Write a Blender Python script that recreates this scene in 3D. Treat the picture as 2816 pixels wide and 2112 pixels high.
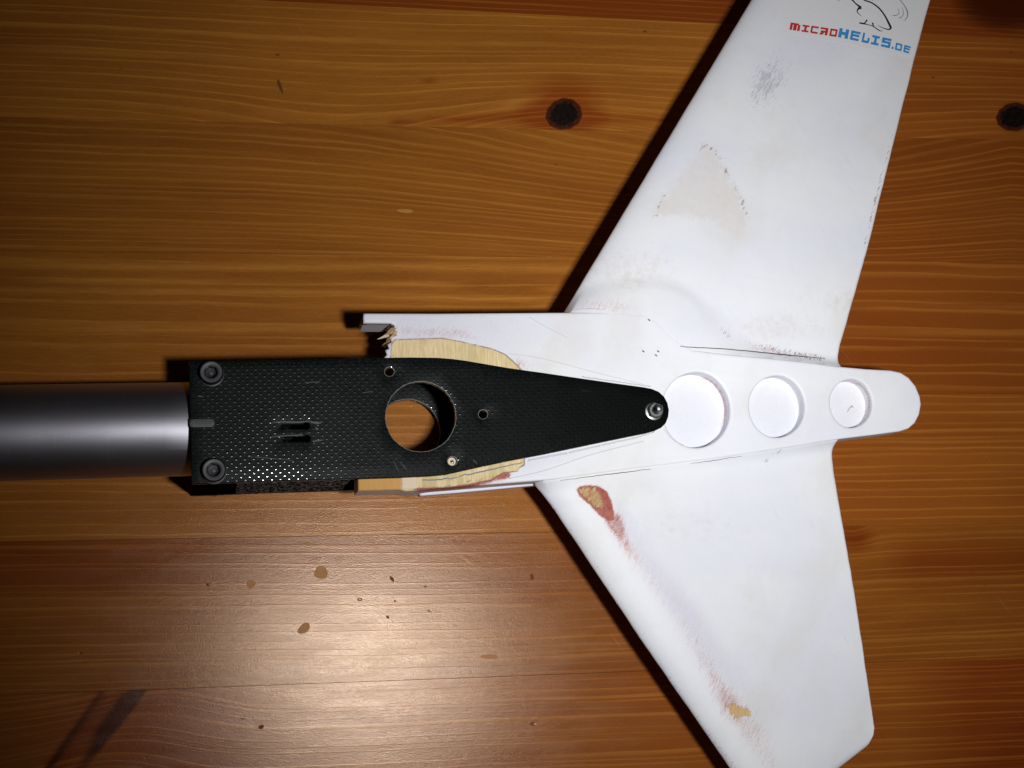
import bpy, math, random
import numpy as np
from mathutils import Vector, Matrix
from mathutils.geometry import delaunay_2d_cdt

random.seed(4); rng = np.random.default_rng(4)
for o in list(bpy.data.objects): bpy.data.objects.remove(o)
scene = bpy.context.scene; COL = scene.collection
MM = 0.001                                   # everything below is measured in millimetres

# ------------------------------------------------------------------ camera, world, flash
F_PX, CX, CY = 3800.0, 1408.0, 1056.0        # focal length in photo pixels, photo centre
NAD = (600.0, 1790.0)                        # where a plumb line from the lens meets the table, in the photo
H = 388.0                                    # lens height above the table top
dn = np.array([NAD[0]-CX, NAD[1]-CY, F_PX]); dn /= np.linalg.norm(dn)
AZ = -dn
AX = np.array([dn[2], 0, -dn[0]]); AX /= np.linalg.norm(AX)
AY = np.cross(AZ, AX)
if AY[1] > 0: AY = -AY
W2C = np.array([AX, AY, AZ])                 # rows: world axes seen by the lens (x right, y down, z forward)

def bp(px, py, z):                           # photo pixel -> point of the place at height z
    r = np.array([px-CX, py-CY, F_PX]); w = W2C @ r
    k = (z-H)/w[2]
    return np.array([w[0]*k, w[1]*k, z])
def pj(P):                                   # points -> photo pixels
    P = np.atleast_2d(P) - np.array([0, 0, H])
    c = P @ W2C
    return np.stack([CX+F_PX*c[:, 0]/c[:, 2], CY+F_PX*c[:, 1]/c[:, 2]], 1)

cam_d = bpy.data.cameras.new('camera'); cam = bpy.data.objects.new('camera', cam_d); COL.objects.link(cam)
R = np.stack([W2C[:, 0], -W2C[:, 1], -W2C[:, 2]], 1)
M = Matrix([[*R[0], 0], [*R[1], 0], [*R[2], H*MM], [0, 0, 0, 1]])
cam.matrix_world = M
cam_d.sensor_fit = 'HORIZONTAL'; cam_d.sensor_width = 36; cam_d.lens = F_PX/2816*36
cam_d.clip_start = 0.01; cam_d.clip_end = 20
scene.camera = cam
scene.render.resolution_x = 1024; scene.render.resolution_y = 768

world = bpy.data.worlds.new('World'); scene.world = world; world.use_nodes = True
bg = world.node_tree.nodes['Background']; bg.inputs[0].default_value = (1, .72, .5, 1); bg.inputs[1].default_value = 0.006
scene.view_settings.view_transform = 'Standard'; scene.view_settings.look = 'None'
scene.view_settings.exposure = 0; scene.view_settings.gamma = 1

FLASH = bp(1345, 1885, 0)                    # foot of the camera's own flash, right of the lens
ld = bpy.data.lights.new('camera_flash', 'AREA'); ld.shape = 'RECTANGLE'; ld.size = 27*MM; ld.size_y = 16*MM
ld.energy = 0.245; ld.color = (1, .99, .985); ld.spread = math.radians(72)
flash = bpy.data.objects.new('camera_flash', ld); COL.objects.link(flash)
flash.location = (FLASH[0]*MM, FLASH[1]*MM, H*MM)
aim = bp(1980, 930, 10)
flash.rotation_euler = (Vector(aim*MM)-flash.location).to_track_quat('-Z', 'Y').to_euler()

# ------------------------------------------------------------------ materials
class NT:
    def __init__(s, name):
        s.m = bpy.data.materials.new(name); s.m.use_nodes = True; s.t = s.m.node_tree
        s.t.nodes.clear(); s.out = s.n('ShaderNodeOutputMaterial'); s.b = s.n('ShaderNodeBsdfPrincipled')
        s.t.links.new(s.b.outputs[0], s.out.inputs[0])
        tc = s.n('ShaderNodeTexCoord'); g = s.n('ShaderNodeNewGeometry')
        s.pos = s.vm('MULTIPLY', g.outputs['Position'], (1000, 1000, 1000))   # world position, mm
    def n(s, t): return s.t.nodes.new(t)
    def put(s, sock, v):
        if isinstance(v, bpy.types.NodeSocket): s.t.links.new(v, sock)
        elif isinstance(v, (tuple, list)) and len(v) == 3 and sock.type == 'RGBA': sock.default_value = (*v, 1)
        else: sock.default_value = v
    def vm(s, op, a, b=None):
        n = s.n('ShaderNodeVectorMath'); n.operation = op; s.put(n.inputs[0], a)
        if b is not None: s.put(n.inputs[1], b)
        return n.outputs[0]
    def ma(s, op, a, b=None, c=None, clamp=False):
        n = s.n('ShaderNodeMath'); n.operation = op; n.use_clamp = clamp; s.put(n.inputs[0], a)
        if b is not None: s.put(n.inputs[1], b)
        if c is not None: s.put(n.inputs[2], c)
        return n.outputs[0]
    def ss(s, x, lo, hi, a=0., b=1.):
        n = s.n('ShaderNodeMapRange'); n.interpolation_type = 'SMOOTHSTEP'
        s.put(n.inputs[0], x); n.inputs[1].default_value = lo; n.inputs[2].default_value = hi
        n.inputs[3].default_value = a; n.inputs[4].default_value = b
        return n.outputs[0]
    def noise(s, v, scale=1., detail=2., rough=.5, dist=0., col=False):
        n = s.n('ShaderNodeTexNoise'); s.put(n.inputs['Vector'], v); n.inputs['Scale'].default_value = scale
        n.inputs['Detail'].default_value = detail; n.inputs['Roughness'].default_value = rough
        n.inputs['Distortion'].default_value = dist
        return n.outputs['Color' if col else 'Fac']
    def scaled(s, sc, rot=0., v=None):
        n = s.n('ShaderNodeMapping'); n.inputs['Scale'].default_value = sc
        r = s.n('ShaderNodeMapping'); r.inputs['Rotation'].default_value = (0, 0, rot)
        s.put(r.inputs[0], v if v is not None else s.pos); s.put(n.inputs[0], r.outputs[0]); return n.outputs[0]
    def xyz(s, x=0., y=0., z=0.):
        n = s.n('ShaderNodeCombineXYZ'); s.put(n.inputs[0], x); s.put(n.inputs[1], y); s.put(n.inputs[2], z); return n.outputs[0]
    def sep(s, v):
        n = s.n('ShaderNodeSeparateXYZ'); s.put(n.inputs[0], v); return n.outputs
    def mix(s, f, a, b, mode='MIX'):
        n = s.n('ShaderNodeMix'); n.data_type = 'RGBA'; n.blend_type = mode
        s.put(n.inputs[0], f); s.put(n.inputs[6], a); s.put(n.inputs[7], b); return n.outputs[2]
    def attr(s, name):
        n = s.n('ShaderNodeAttribute'); n.attribute_name = name; return n.outputs['Fac']
    def bump(s, h, dist, strength=1.):
        n = s.n('ShaderNodeBump'); n.inputs['Strength'].default_value = strength
        n.inputs['Distance'].default_value = dist*MM; s.put(n.inputs['Height'], h)
        s.t.links.new(n.outputs[0], s.b.inputs['Normal']); return n
    def set(s, **k):
        names = dict(col='Base Color', rough='Roughness', metal='Metallic', spec='Specular IOR Level', coat='Coat Weight',
                     coatr='Coat Roughness', alpha='Alpha', ior='IOR', trans='Transmission Weight', aniso='Anisotropic')
        for a, v in k.items(): s.put(s.b.inputs[names[a]], v)
        return s.m

def mat_table():
    t = NT('stained_pine')
    g, kd, red, tone = t.attr('grain'), t.attr('knot_dark'), t.attr('red'), t.attr('tone')
    light = t.attr('pale')
    X = t.sep(t.pos)[0]; Y = t.sep(t.pos)[1]
    wob = t.noise(t.xyz(t.ma('MULTIPLY', X, .035), t.ma('MULTIPLY', g, .22), t.ma('MULTIPLY', tone, 9.)), 1, 2, .4)
    gg = t.ma('ADD', g, t.ma('MULTIPLY', t.ma('SUBTRACT', wob, .5), 1.3))
    irr = t.noise(t.xyz(t.ma('MULTIPLY', gg, .21), t.ma('MULTIPLY', tone, 17.), 0.), 1, 2, .6)
    ph = t.ma('ADD', t.ma('MULTIPLY', gg, .40), t.ma('MULTIPLY', irr, 3.0))
    p = t.ma('FRACT', ph)
    line = t.ma('MULTIPLY', t.ss(p, .55, .90), t.ss(p, .9, .99, 1., 0.))
    lv = t.noise(t.xyz(t.ma('MULTIPLY', X, .02), t.ma('MULTIPLY', gg, .5), 3.), 1, 2)
    line = t.ma('MULTIPLY', line, t.ss(lv, .3, .62, .25, 1.))
    # fine fibres along the boards
    fib = t.noise(t.xyz(t.ma('MULTIPLY', X, .10), t.ma('MULTIPLY', gg, 3.4), 1.), 1, 5, .72)
    fib2 = t.noise(t.xyz(t.ma('MULTIPLY', X, .5), t.ma('MULTIPLY', gg, 9.), 5.), 1, 2, .6)
    blot = t.noise(t.xyz(t.ma('MULTIPLY', X, .014), t.ma('MULTIPLY', gg, .085), 7.), 1, 3, .5)
    base = t.mix(t.ss(blot, .3, .7), (.275, .090, .0120), (.355, .127, .0165))
    base = t.mix(t.ma('MULTIPLY', line, .47), base, (.60, .262, .046))
    base = t.mix(t.ma('MULTIPLY', light, .75), base, (.60, .262, .046))
    base = t.mix(t.ss(fib, .3, .7, .34, 0.), base, (.13, .042, .006))
    base = t.mix(t.ss(fib2, .4, .7, 0., .13), base, (.5, .25, .07))
    redc = t.mix(line, (.195, .036, .006), (.31, .085, .013))
    base = t.mix(t.ma('MULTIPLY', red, t.ss(fib, .2, .7, .7, 1.), clamp=True), base, redc)
    kk = t.ss(t.ma('ADD', kd, t.ma('MULTIPLY', t.ma('SUBTRACT', fib, .5), .5)), .25, .9, 0., .93)
    base = t.mix(kk, base, (.050, .008, .003))
    base = t.mix(1., base, t.mix(t.ss(t.noise(t.xyz(t.ma('MULTIPLY', tone, 23.), 0., 0.), 1, 0), .35, .65), (.80, .72, .69), (1.12, 1.12, 1.08)), 'MULTIPLY')
    # pores, tiny dark flecks, small dents and pale scratches
    v = t.n('ShaderNodeTexVoronoi'); t.put(v.inputs['Vector'], t.scaled((.05, .09, .0))); v.inputs['Scale'].default_value = 1
    v.inputs['Randomness'].default_value = 1
    fleck = t.ss(v.outputs['Distance'], .018, .045, 1., 0.)
    fn = t.noise(t.scaled((.03, .03, 0)), 1, 0)
    fleck = t.ma('MULTIPLY', fleck, t.ss(fn, .46, .52))
    base = t.mix(t.ma('MULTIPLY', fleck, .75), base, (.06, .025, .012))
    grain = t.noise(t.scaled((2.6, 2.6, 2.6)), 1, 2, .6)
    base = t.mix(1., base, t.mix(grain, (.84, .84, .86), (1.16, 1.16, 1.14)), 'MULTIPLY')
    scr = t.noise(t.scaled((.035, 1.9, 0), .95), 1, 2, .5)
    base = t.mix(t.ss(scr, .735, .78, 0., .18), base, (.6, .4, .25))
    peel = t.noise(t.scaled((2.2, 2.8, 2.6)), 1, 3, .7)
    peel2 = t.noise(t.scaled((.35, .5, .3)), 1, 2, .5)
    hgt = t.ma('ADD', t.ma('MULTIPLY', peel, .050), t.ma('MULTIPLY', peel2, .022))
    hgt = t.ma('ADD', hgt, t.ma('MULTIPLY', line, .012))
    hgt = t.ma('SUBTRACT', hgt, t.ma('MULTIPLY', fleck, .1))
    t.bump(hgt, 1., .75)
    rough = t.ss(t.noise(t.scaled((.06, .3, 0)), 1, 3), .3, .7, .18, .235)
    t.b.inputs['Specular Tint'].default_value = (1, .80, .62, 1)   # amber varnish
    return t.set(col=base, rough=rough, spec=.48)

def mat_knot():
    t = NT('dark_knot')
    d = t.attr('rad')
    nz = t.noise(t.scaled((.9, .9, .9)), 1, 4, .65, .6)
    c = t.mix(t.ss(nz, .35, .7), (.003, .0025, .002), (.013, .006, .004))
    ring = t.ma('MULTIPLY', t.ss(t.ma('ADD', d, t.ma('MULTIPLY', nz, .12)), .80, .84), t.ss(t.ma('ADD', d, t.ma('MULTIPLY', nz, .12)), .86, .90, 1., 0.))
    c = t.mix(t.ma('MULTIPLY', ring, t.ss(nz, .45, .6, 0., .4)), c, (.10, .065, .03))
    c = t.mix(t.ss(t.ma('ADD', d, t.ma('MULTIPLY', t.ma('SUBTRACT', nz, .5), .5)), .62, 1.0), c, (.070, .013, .004))
    t.bump(nz, .10, .7)
    return t.set(col=c, rough=.5, spec=.12)

def mat_paint(name='white_paint', streak_rot=.5):
    t = NT(name)
    sw, red, grey, tan, pur, mark = (t.attr(a) for a in ('sd_wood', 'red', 'grey', 'tan', 'purple', 'sd_mark'))
    nf = t.noise(t.scaled((3.2, 3.2, 3.2)), 1, 3, .65)
    nb = t.noise(t.scaled((.035, .05, .03)), 1, 3, .5)
    st = t.noise(t.scaled((1.7, .30, 1.), streak_rot), 1, 4, .7)
    st2 = t.noise(t.scaled((2.6, .5, 1.), streak_rot+.15), 1, 3, .65)
    nm = t.noise(t.scaled((.5, .5, .5)), 1, 4, .7)
    col = t.mix(t.ss(nb, .3, .7), (.735, .755, .825), (.775, .792, .825))
    col = t.mix(t.ss(t.noise(t.scaled((.02, .9, .1), .15), 1, 2), .55, .75, 0., .35), col, (.72, .74, .80))
    col = t.mix(t.ss(t.noise(t.scaled((.045, .03, .03), .4), 1, 5, .62), .47, .72, 0., .55), col, (.68, .675, .655))
    col = t.mix(t.ss(t.noise(t.scaled((.9, .12, .1), -.5), 1, 4, .7), .58, .8, 0., .35), col, (.60, .61, .67))
    # beige and pinkish patches where the paint is sanded thin
    tm = t.ss(t.ma('ADD', tan, t.ma('MULTIPLY', t.ma('SUBTRACT', t.ma('ADD', t.ma('MULTIPLY', nf, .35), t.ma('MULTIPLY', nm, .65)), .5), 2.3)), .20, .80)
    col = t.mix(t.ma('MULTIPLY', tm, t.ma('MULTIPLY', t.ss(nb, .2, .8, .55, .9), t.ss(nm, .3, .65, .7, 1.))), col, (.68, .64, .615))
    gm = t.ss(t.ma('ADD', grey, t.ma('MULTIPLY', t.ma('SUBTRACT', st2, .5), 2.2)), .50, 1.0)
    gm = t.ma('MULTIPLY', gm, t.ss(grey, .05, .3))
    col = t.mix(t.ma('MULTIPLY', gm, .6), col, (.36, .37, .44))
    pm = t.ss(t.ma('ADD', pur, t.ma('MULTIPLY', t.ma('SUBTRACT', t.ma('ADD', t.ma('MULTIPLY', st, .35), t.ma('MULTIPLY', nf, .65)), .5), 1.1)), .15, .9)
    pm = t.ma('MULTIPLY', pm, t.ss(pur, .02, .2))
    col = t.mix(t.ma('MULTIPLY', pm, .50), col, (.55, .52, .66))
    rm = t.ss(t.ma('ADD', red, t.ma('MULTIPLY', t.ma('SUBTRACT', t.ma('ADD', t.ma('MULTIPLY', st, .5), t.ma('MULTIPLY', nf, .5)), .5), 1.9)), .24, .95)
    rm = t.ma('MULTIPLY', rm, t.ss(red, .04, .22))
    rcol = t.mix(t.ma('MULTIPLY', t.ss(nm, .35, .65), .45), t.mix(t.ss(red, .2, .9), (.62, .34, .30), (.29, .040, .036)), (.50, .20, .12))
    col = t.mix(rm, col, rcol)
    # dark red ticks along the edge of a sanded patch
    mm = t.ss(t.ma('ADD', mark, t.ma('MULTIPLY', t.ma('SUBTRACT', st2, .5), 2.4)), .48, .85)
    mm = t.ma('MULTIPLY', mm, t.ss(mark, .1, .35))
    col = t.mix(t.ma('MULTIPLY', mm, .75), col, (.24, .13, .13))
    # bare wood
    wm = t.ss(t.ma('ADD', sw, t.ma('MULTIPLY', t.ma('SUBTRACT', st, .5), t.attr('rag'))), -1.6, 1.6)
    wg = t.noise(t.scaled((2.8, .22, 1.), -.03), 1, 4, .6)
    wb = t.noise(t.scaled((.25, .1, 1.)), 1, 2, .6)
    wood = t.mix(t.ss(wg, .3, .7), (.62, .47, .24), (.80, .67, .41))
    wood = t.mix(t.ss(wb, .45, .62, 0., .6), wood, (.52, .43, .20))
    wood = t.mix(t.attr('orange'), wood, t.mix(wg, (.52, .27, .075), (.70, .40, .13)))
    wood = t.mix(t.attr('brown'), wood, t.mix(wg, (.05, .018, .012), (.20, .075, .04)))
    wood = t.mix(t.ma('MULTIPLY', t.ma('MULTIPLY', t.ss(st2, .46, .66), t.ss(red, .3, 1.)), .75), wood, rcol)
    col = t.mix(wm, col, wood)
    edge = t.ma('MULTIPLY', t.ma('MULTIPLY', t.ss(t.ma('ABSOLUTE', sw), .4, 3., 1., 0.), t.ss(t.attr('rag'), 8., 16., 1., 0.)), t.ss(nm, .3, .55, .2, .75))
    col = t.mix(edge, col, (.16, .085, .06))
    # stray specks
    v = t.n('ShaderNodeTexVoronoi'); t.put(v.inputs['Vector'], t.scaled((.09, .09, .09)))
    sp = t.ma('MULTIPLY', t.ss(v.outputs['Distance'], .012, .03, 1., 0.), t.ss(nb, .5, .56))
    col = t.mix(t.ma('MULTIPLY', sp, .75), col, (.15, .13, .13))
    hb = t.ma('ADD', t.ma('MULTIPLY', nf, .025), t.ma('MULTIPLY', t.noise(t.scaled((.12, .12, .12)), 1, 3), .22))
    hb = t.ma('ADD', hb, t.ma('MULTIPLY', st2, .012))
    hb = t.ma('SUBTRACT', hb, t.ma('MULTIPLY', wm, .10))
    t.bump(hb, 1., .8)
    rg = t.ma('ADD', t.ss(nb, .3, .7, .44, .54), t.ma('MULTIPLY', wm, .3))
    return t.set(col=col, rough=rg, spec=.36)

def mat_plate():
    t = NT('black_fibreglass')
    r = t.scaled((1, 1, 1), -.022)
    s = t.sep(r)
    def lat(ox, oy):
        fx = t.ma('SUBTRACT', t.ma('FRACT', t.ma('ADD', t.ma('DIVIDE', s[0], 2.2), ox)), .5)
        fy = t.ma('SUBTRACT', t.ma('FRACT', t.ma('ADD', t.ma('DIVIDE', s[1], 1.86), oy)), .5)
        q = t.ma('SQRT', t.ma('ADD', t.ma('POWER', t.ma('MULTIPLY', fx, 2.2), 2.), t.ma('POWER', t.ma('MULTIPLY', fy, 1.6), 2.)))
        return t.ss(q, .07, .27, 1., 0.), t.ss(q, .34, .46, 1., 0.)
    l1, l2 = lat(0, 0), lat(.5, .5)
    d = t.ma('MAXIMUM', l1[0], l2[0]); dw = t.ma('MAXIMUM', l1[1], l2[1])
    fr = t.ma('MULTIPLY', t.ma('SUBTRACT', t.ma('FRACT', t.ma('ADD', t.ma('DIVIDE', s[1], .93), .5)), .5), .93)
    rib = t.ma('MULTIPLY', t.ma('MULTIPLY', t.ma('SUBTRACT', .06, t.ma('MULTIPLY', fr, fr)), .28), dw)
    nf = t.noise(t.scaled((2.6, 2.6, 2.6)), 1, 4, .7)
    nb = t.noise(t.scaled((.07, .05, .1)), 1, 3, .6)
    c = t.mix(t.ss(nf, .45, .75), (.0015, .0022, .0022), (.016, .024, .0235))
    c = t.mix(t.ss(nb, .45, .7, 0., .4), c, (.010, .013, .013))
    c = t.mix(t.ss(t.sep(t.pos)[0], 40., 115., 0., .85), c, (.0015, .0020, .0020))   # darker towards the point
    sc = t.noise(t.scaled((2.5, .06, 1.), 1.25), 1, 2, .5)
    sc2 = t.noise(t.scaled((.06, 2.2, 1.), .1), 1, 2, .5)
    scm = t.ma('MULTIPLY', t.ma('MAXIMUM', t.ss(sc, .74, .80), t.ss(sc2, .76, .82)), t.ss(nb, .45, .6))
    c = t.mix(t.ma('MULTIPLY', scm, .35), c, (.2, .22, .22))
    c = t.mix(t.ma('MULTIPLY', t.attr('edge'), t.ss(nf, .3, .6, .2, .9)), c, (.34, .34, .31))  # pale worn hole rims, with their rim light painted in
    h = t.ma('ADD', rib, t.ma('MULTIPLY', nf, .006))
    h = t.ma('ADD', h, t.ma('MULTIPLY', t.noise(t.scaled((.15, .15, .15)), 1, 2), .06))
    h = t.ma('SUBTRACT', h, t.ma('MULTIPLY', s[0], .045))
    h = t.ma('ADD', h, t.ma('MULTIPLY', s[1], .042))   # added tilt of the normals, moves the flash glints
    t.bump(h, 1., 1.)
    return t.set(col=c, rough=t.ss(d, 0., 1., .42, .06), spec=t.ss(d, .1, .9, .06, .5))

def mat_plate_edge():
    t = NT('cut_fibre_edge_painted_glints')
    nf = t.noise(t.scaled((1.1, 1.1, .7)), 1, 4, .95)
    c = t.mix(t.ss(nf, .50, .62), (.006, .008, .008), (.60, .63, .66))  # specular sparkle painted in as pale specks on the cut fibre
    t.bump(nf, .3, 1.)
    return t.set(col=c, rough=.5, spec=0.)

def mat_simple(name, col, rough=.5, metal=0., spec=.5, nscale=1.5, namp=.25, bump=.02, aniso=0.):
    t = NT(name)
    nf = t.noise(t.scaled((nscale,)*3), 1, 4, .65)
    c = t.mix(nf, tuple(max(0, v*(1-namp)) for v in col), tuple(min(1, v*(1+namp)) for v in col))
    if bump: t.bump(nf, bump, 1.)
    return t.set(col=c, rough=rough, metal=metal, spec=spec, aniso=aniso)

def mat_tube():
    t = NT('grey_anodised_metal')
    nf = t.noise(t.scaled((6, 6, 6)), 1, 2, .6)
    nb = t.noise(t.scaled((.3, .05, .05)), 1, 2)
    c = t.mix(nf, (.36, .355, .40), (.44, .435, .485))
    v = t.n('ShaderNodeTexVoronoi'); t.put(v.inputs['Vector'], t.scaled((.16, .06, .06)))
    c = t.mix(t.ss(v.outputs['Distance'], .015, .03, .8, 0.), c, (.6, .6, .6))
    c = t.mix(t.ss(t.noise(t.scaled((3., .09, .09), .06), 1, 3, .6), .66, .74, 0., .3), c, (.75, .75, .78))
    c = t.mix(t.ss(t.noise(t.scaled((.05, .09, .09)), 1, 4, .6), .35, .65, .0, .22), c, (.20, .19, .21))
    return t.set(col=c, rough=.44, metal=1.)

def mat_film():
    t = NT('clear_sticker_film')
    nf = t.noise(t.scaled((.5, .5, .5)), 1, 3, .6)
    sc = t.noise(t.scaled((1.9, .10, .1), -.55), 1, 2, .5)
    c = t.mix(nf, (.735, .74, .77), (.77, .772, .79))
    c = t.mix(t.ss(sc, .66, .76, 0., .35), c, (.56, .58, .64))
    t.bump(nf, .08, .5)
    return t.set(col=c, rough=.24, spec=.5)

MT = dict(table=mat_table(), knot=mat_knot(), paint=mat_paint(), plate=mat_plate(), edge=mat_plate_edge(), tube=mat_tube(), film=mat_film(),
          ink=mat_simple('black_print', (.012, .010, .022), .5, nscale=3, bump=0), greyink=mat_simple('grey_print', (.22, .22, .25), .5, bump=0),
          redink=mat_simple('red_print', (.50, .030, .028), .45, bump=0), blueink=mat_simple('blue_print', (.040, .27, .60), .45, bump=0),
          pencil=mat_simple('pencil_graphite', (.19, .19, .20), .6, namp=.5, nscale=3, bump=0),
          crack=mat_simple('dirt_in_crack', (.10, .075, .065), .8, namp=.6, nscale=2.5, bump=0),
          screw=mat_simple('dark_steel', (.008, .008, .010), .42, 0., .3, 3, .4, .03), screwtop=mat_simple('worn_screw_rim', (.060, .060, .072), .45, .0, .4, 4, .3, .03),
          steel=mat_simple('zinc_steel', (.22, .235, .235), .38, 1., .5, 3, .25, .05), wood=mat_simple('broken_wood', (.52, .33, .17), .75, nscale=2, namp=.5, bump=.2),
          darkwood=mat_simple('torn_dark_wood', (.13, .06, .04), .8, nscale=2, namp=.6, bump=.2), palewood=mat_simple('pale_dowel', (.74, .62, .45), .7, nscale=3, namp=.2, bump=.05),
          black=mat_simple('black_plastic', (.005, .006, .006), .6, 0., .0, nscale=2, namp=.5, bump=.04), drop=mat_simple('dried_varnish', (.40, .18, .045), .42, 0., .14, nscale=1, namp=.25, bump=.05),
          fleck=mat_simple('table_fleck', (.15, .050, .015), .7, 0., .1, bump=0), hair=mat_simple('hairline', (.40, .40, .43), .7, bump=0),
          scuff=mat_simple('scuffed_fibreglass', (.055, .06, .06), .5, nscale=3.5, namp=.7, bump=.08))

# ------------------------------------------------------------------ mesh helpers
def obj(name, verts, faces, mat, parent=None, smooth=True, angle=35, attrs=None, label=None):
    me = bpy.data.meshes.new(name)
    V = np.asarray(verts, float)*MM
    origin = np.array([V[:, 0].mean(), V[:, 1].mean(), V[:, 2].min()])
    po = np.array(parent.matrix_world.translation) if parent is not None else np.zeros(3)
    me.from_pydata([tuple(v) for v in (V-origin)], [], [tuple(int(i) for i in f) for f in faces])
    me.materials.append(mat); me.update()
    if smooth:
        me.polygons.foreach_set('use_smooth', [True]*len(me.polygons)); me.set_sharp_from_angle(angle=math.radians(angle))
    for k, a in (attrs or {}).items():
        at = me.attributes.new(k, 'FLOAT', 'POINT'); at.data.foreach_set('value', np.asarray(a, np.float32))
    o = bpy.data.objects.new(name, me); COL.objects.link(o)
    o.location = origin - po
    if parent is not None: o.parent = parent
    o.matrix_world = Matrix.Translation(origin)
    if label: o['label'] = label
    return o

def resample(P, step, closed=True):
    P = np.asarray(P, float); out = []
    n = len(P); m = n if closed else n-1
    for i in range(m):
        a, b = P[i], P[(i+1) % n]; L = np.linalg.norm(b-a); k = max(1, int(round(L/step)))
        for j in range(k): out.append(a+(b-a)*j/k)
    if not closed: out.append(P[-1])
    return np.array(out)
def inside(P, poly):
    x, y = P[:, 0], P[:, 1]; r = np.zeros(len(P), bool); n = len(poly)
    for i in range(n):
        x1, y1 = poly[i]; x2, y2 = poly[(i+1) % n]
        c = ((y1 > y) != (y2 > y)) & (x < (x2-x1)*(y-y1)/((y2-y1) if y2 != y1 else 1e-12)+x1)
        r ^= c
    return r
def dist(P, poly, closed=True):
    P = np.asarray(P, float)[:, :2]; d = np.full(len(P), 1e9); n = len(poly)
    for i in range(n if closed else n-1):
        a = np.array(poly[i], float); b = np.array(poly[(i+1) % n], float); ab = b-a
        t = np.clip(((P-a) @ ab)/max(ab @ ab, 1e-12), 0, 1)
        d = np.minimum(d, np.linalg.norm(P-(a+t[:, None]*ab), axis=1))
    return d
def sdist(P, poly):
    return np.where(inside(P, poly), 1., -1.)*dist(P, poly)
def area(poly):
    x, y = poly[:, 0], poly[:, 1]; return .5*np.sum(x*np.roll(y, -1)-np.roll(x, -1)*y)
def inset(poly, d):                          # poly counter-clockwise, moves inward
    a = np.roll(poly, 1, 0); b = np.roll(poly, -1, 0)
    t = b-a; t /= np.linalg.norm(t, axis=1)[:, None]+1e-9
    nrm = np.stack([-t[:, 1], t[:, 0]], 1)
    return poly+nrm*d
def tri(outer, holes, spacing, insets=()):
    loops = [outer]+holes; pts = []; edges = []
    for L in loops:
        s = len(pts); pts += [tuple(p) for p in L]; edges += [(s+i, s+(i+1) % len(L)) for i in range(len(L))]
    extra = []
    for d in insets:
        for i, L in enumerate(loops):
            q = inset(L, d if i == 0 else -d)
            ok = inside(q, outer) & (dist(q, outer) > d*.9)
            for h in holes: ok &= ~inside(q, h) & (dist(q, h) > d*.9)
            extra += list(q[ok])
    lo, hi = outer.min(0), outer.max(0)
    gx, gy = np.meshgrid(np.arange(lo[0]+spacing/2, hi[0], spacing), np.arange(lo[1]+spacing/2, hi[1], spacing*.87))
    gx = gx+(np.arange(gx.shape[0]) % 2)[:, None]*spacing/2
    G = np.stack([gx.ravel(), gy.ravel()], 1)
    md = (max(insets) if insets else 0)+spacing*.45
    ok = inside(G, outer) & (dist(G, outer) > md)
    for h in holes: ok &= ~inside(G, h) & (dist(G, h) > md)
    pts += [tuple(p) for p in G[ok]]+[tuple(p) for p in extra]
    r = delaunay_2d_cdt([Vector(p) for p in pts], edges, [], 0, 1e-6)
    V = np.array([tuple(v) for v in r[0]]); T = np.array(r[2])
    c = V[T].mean(1); ok = inside(c, outer)
    for h in holes: ok &= ~inside(c, h)
    T = T[ok]
    a = V[T]; ar = (a[:, 1, 0]-a[:, 0, 0])*(a[:, 2, 1]-a[:, 0, 1])-(a[:, 2, 0]-a[:, 0, 0])*(a[:, 1, 1]-a[:, 0, 1])
    T[ar < 0] = T[ar < 0][:, ::-1]
    return V, T
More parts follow.
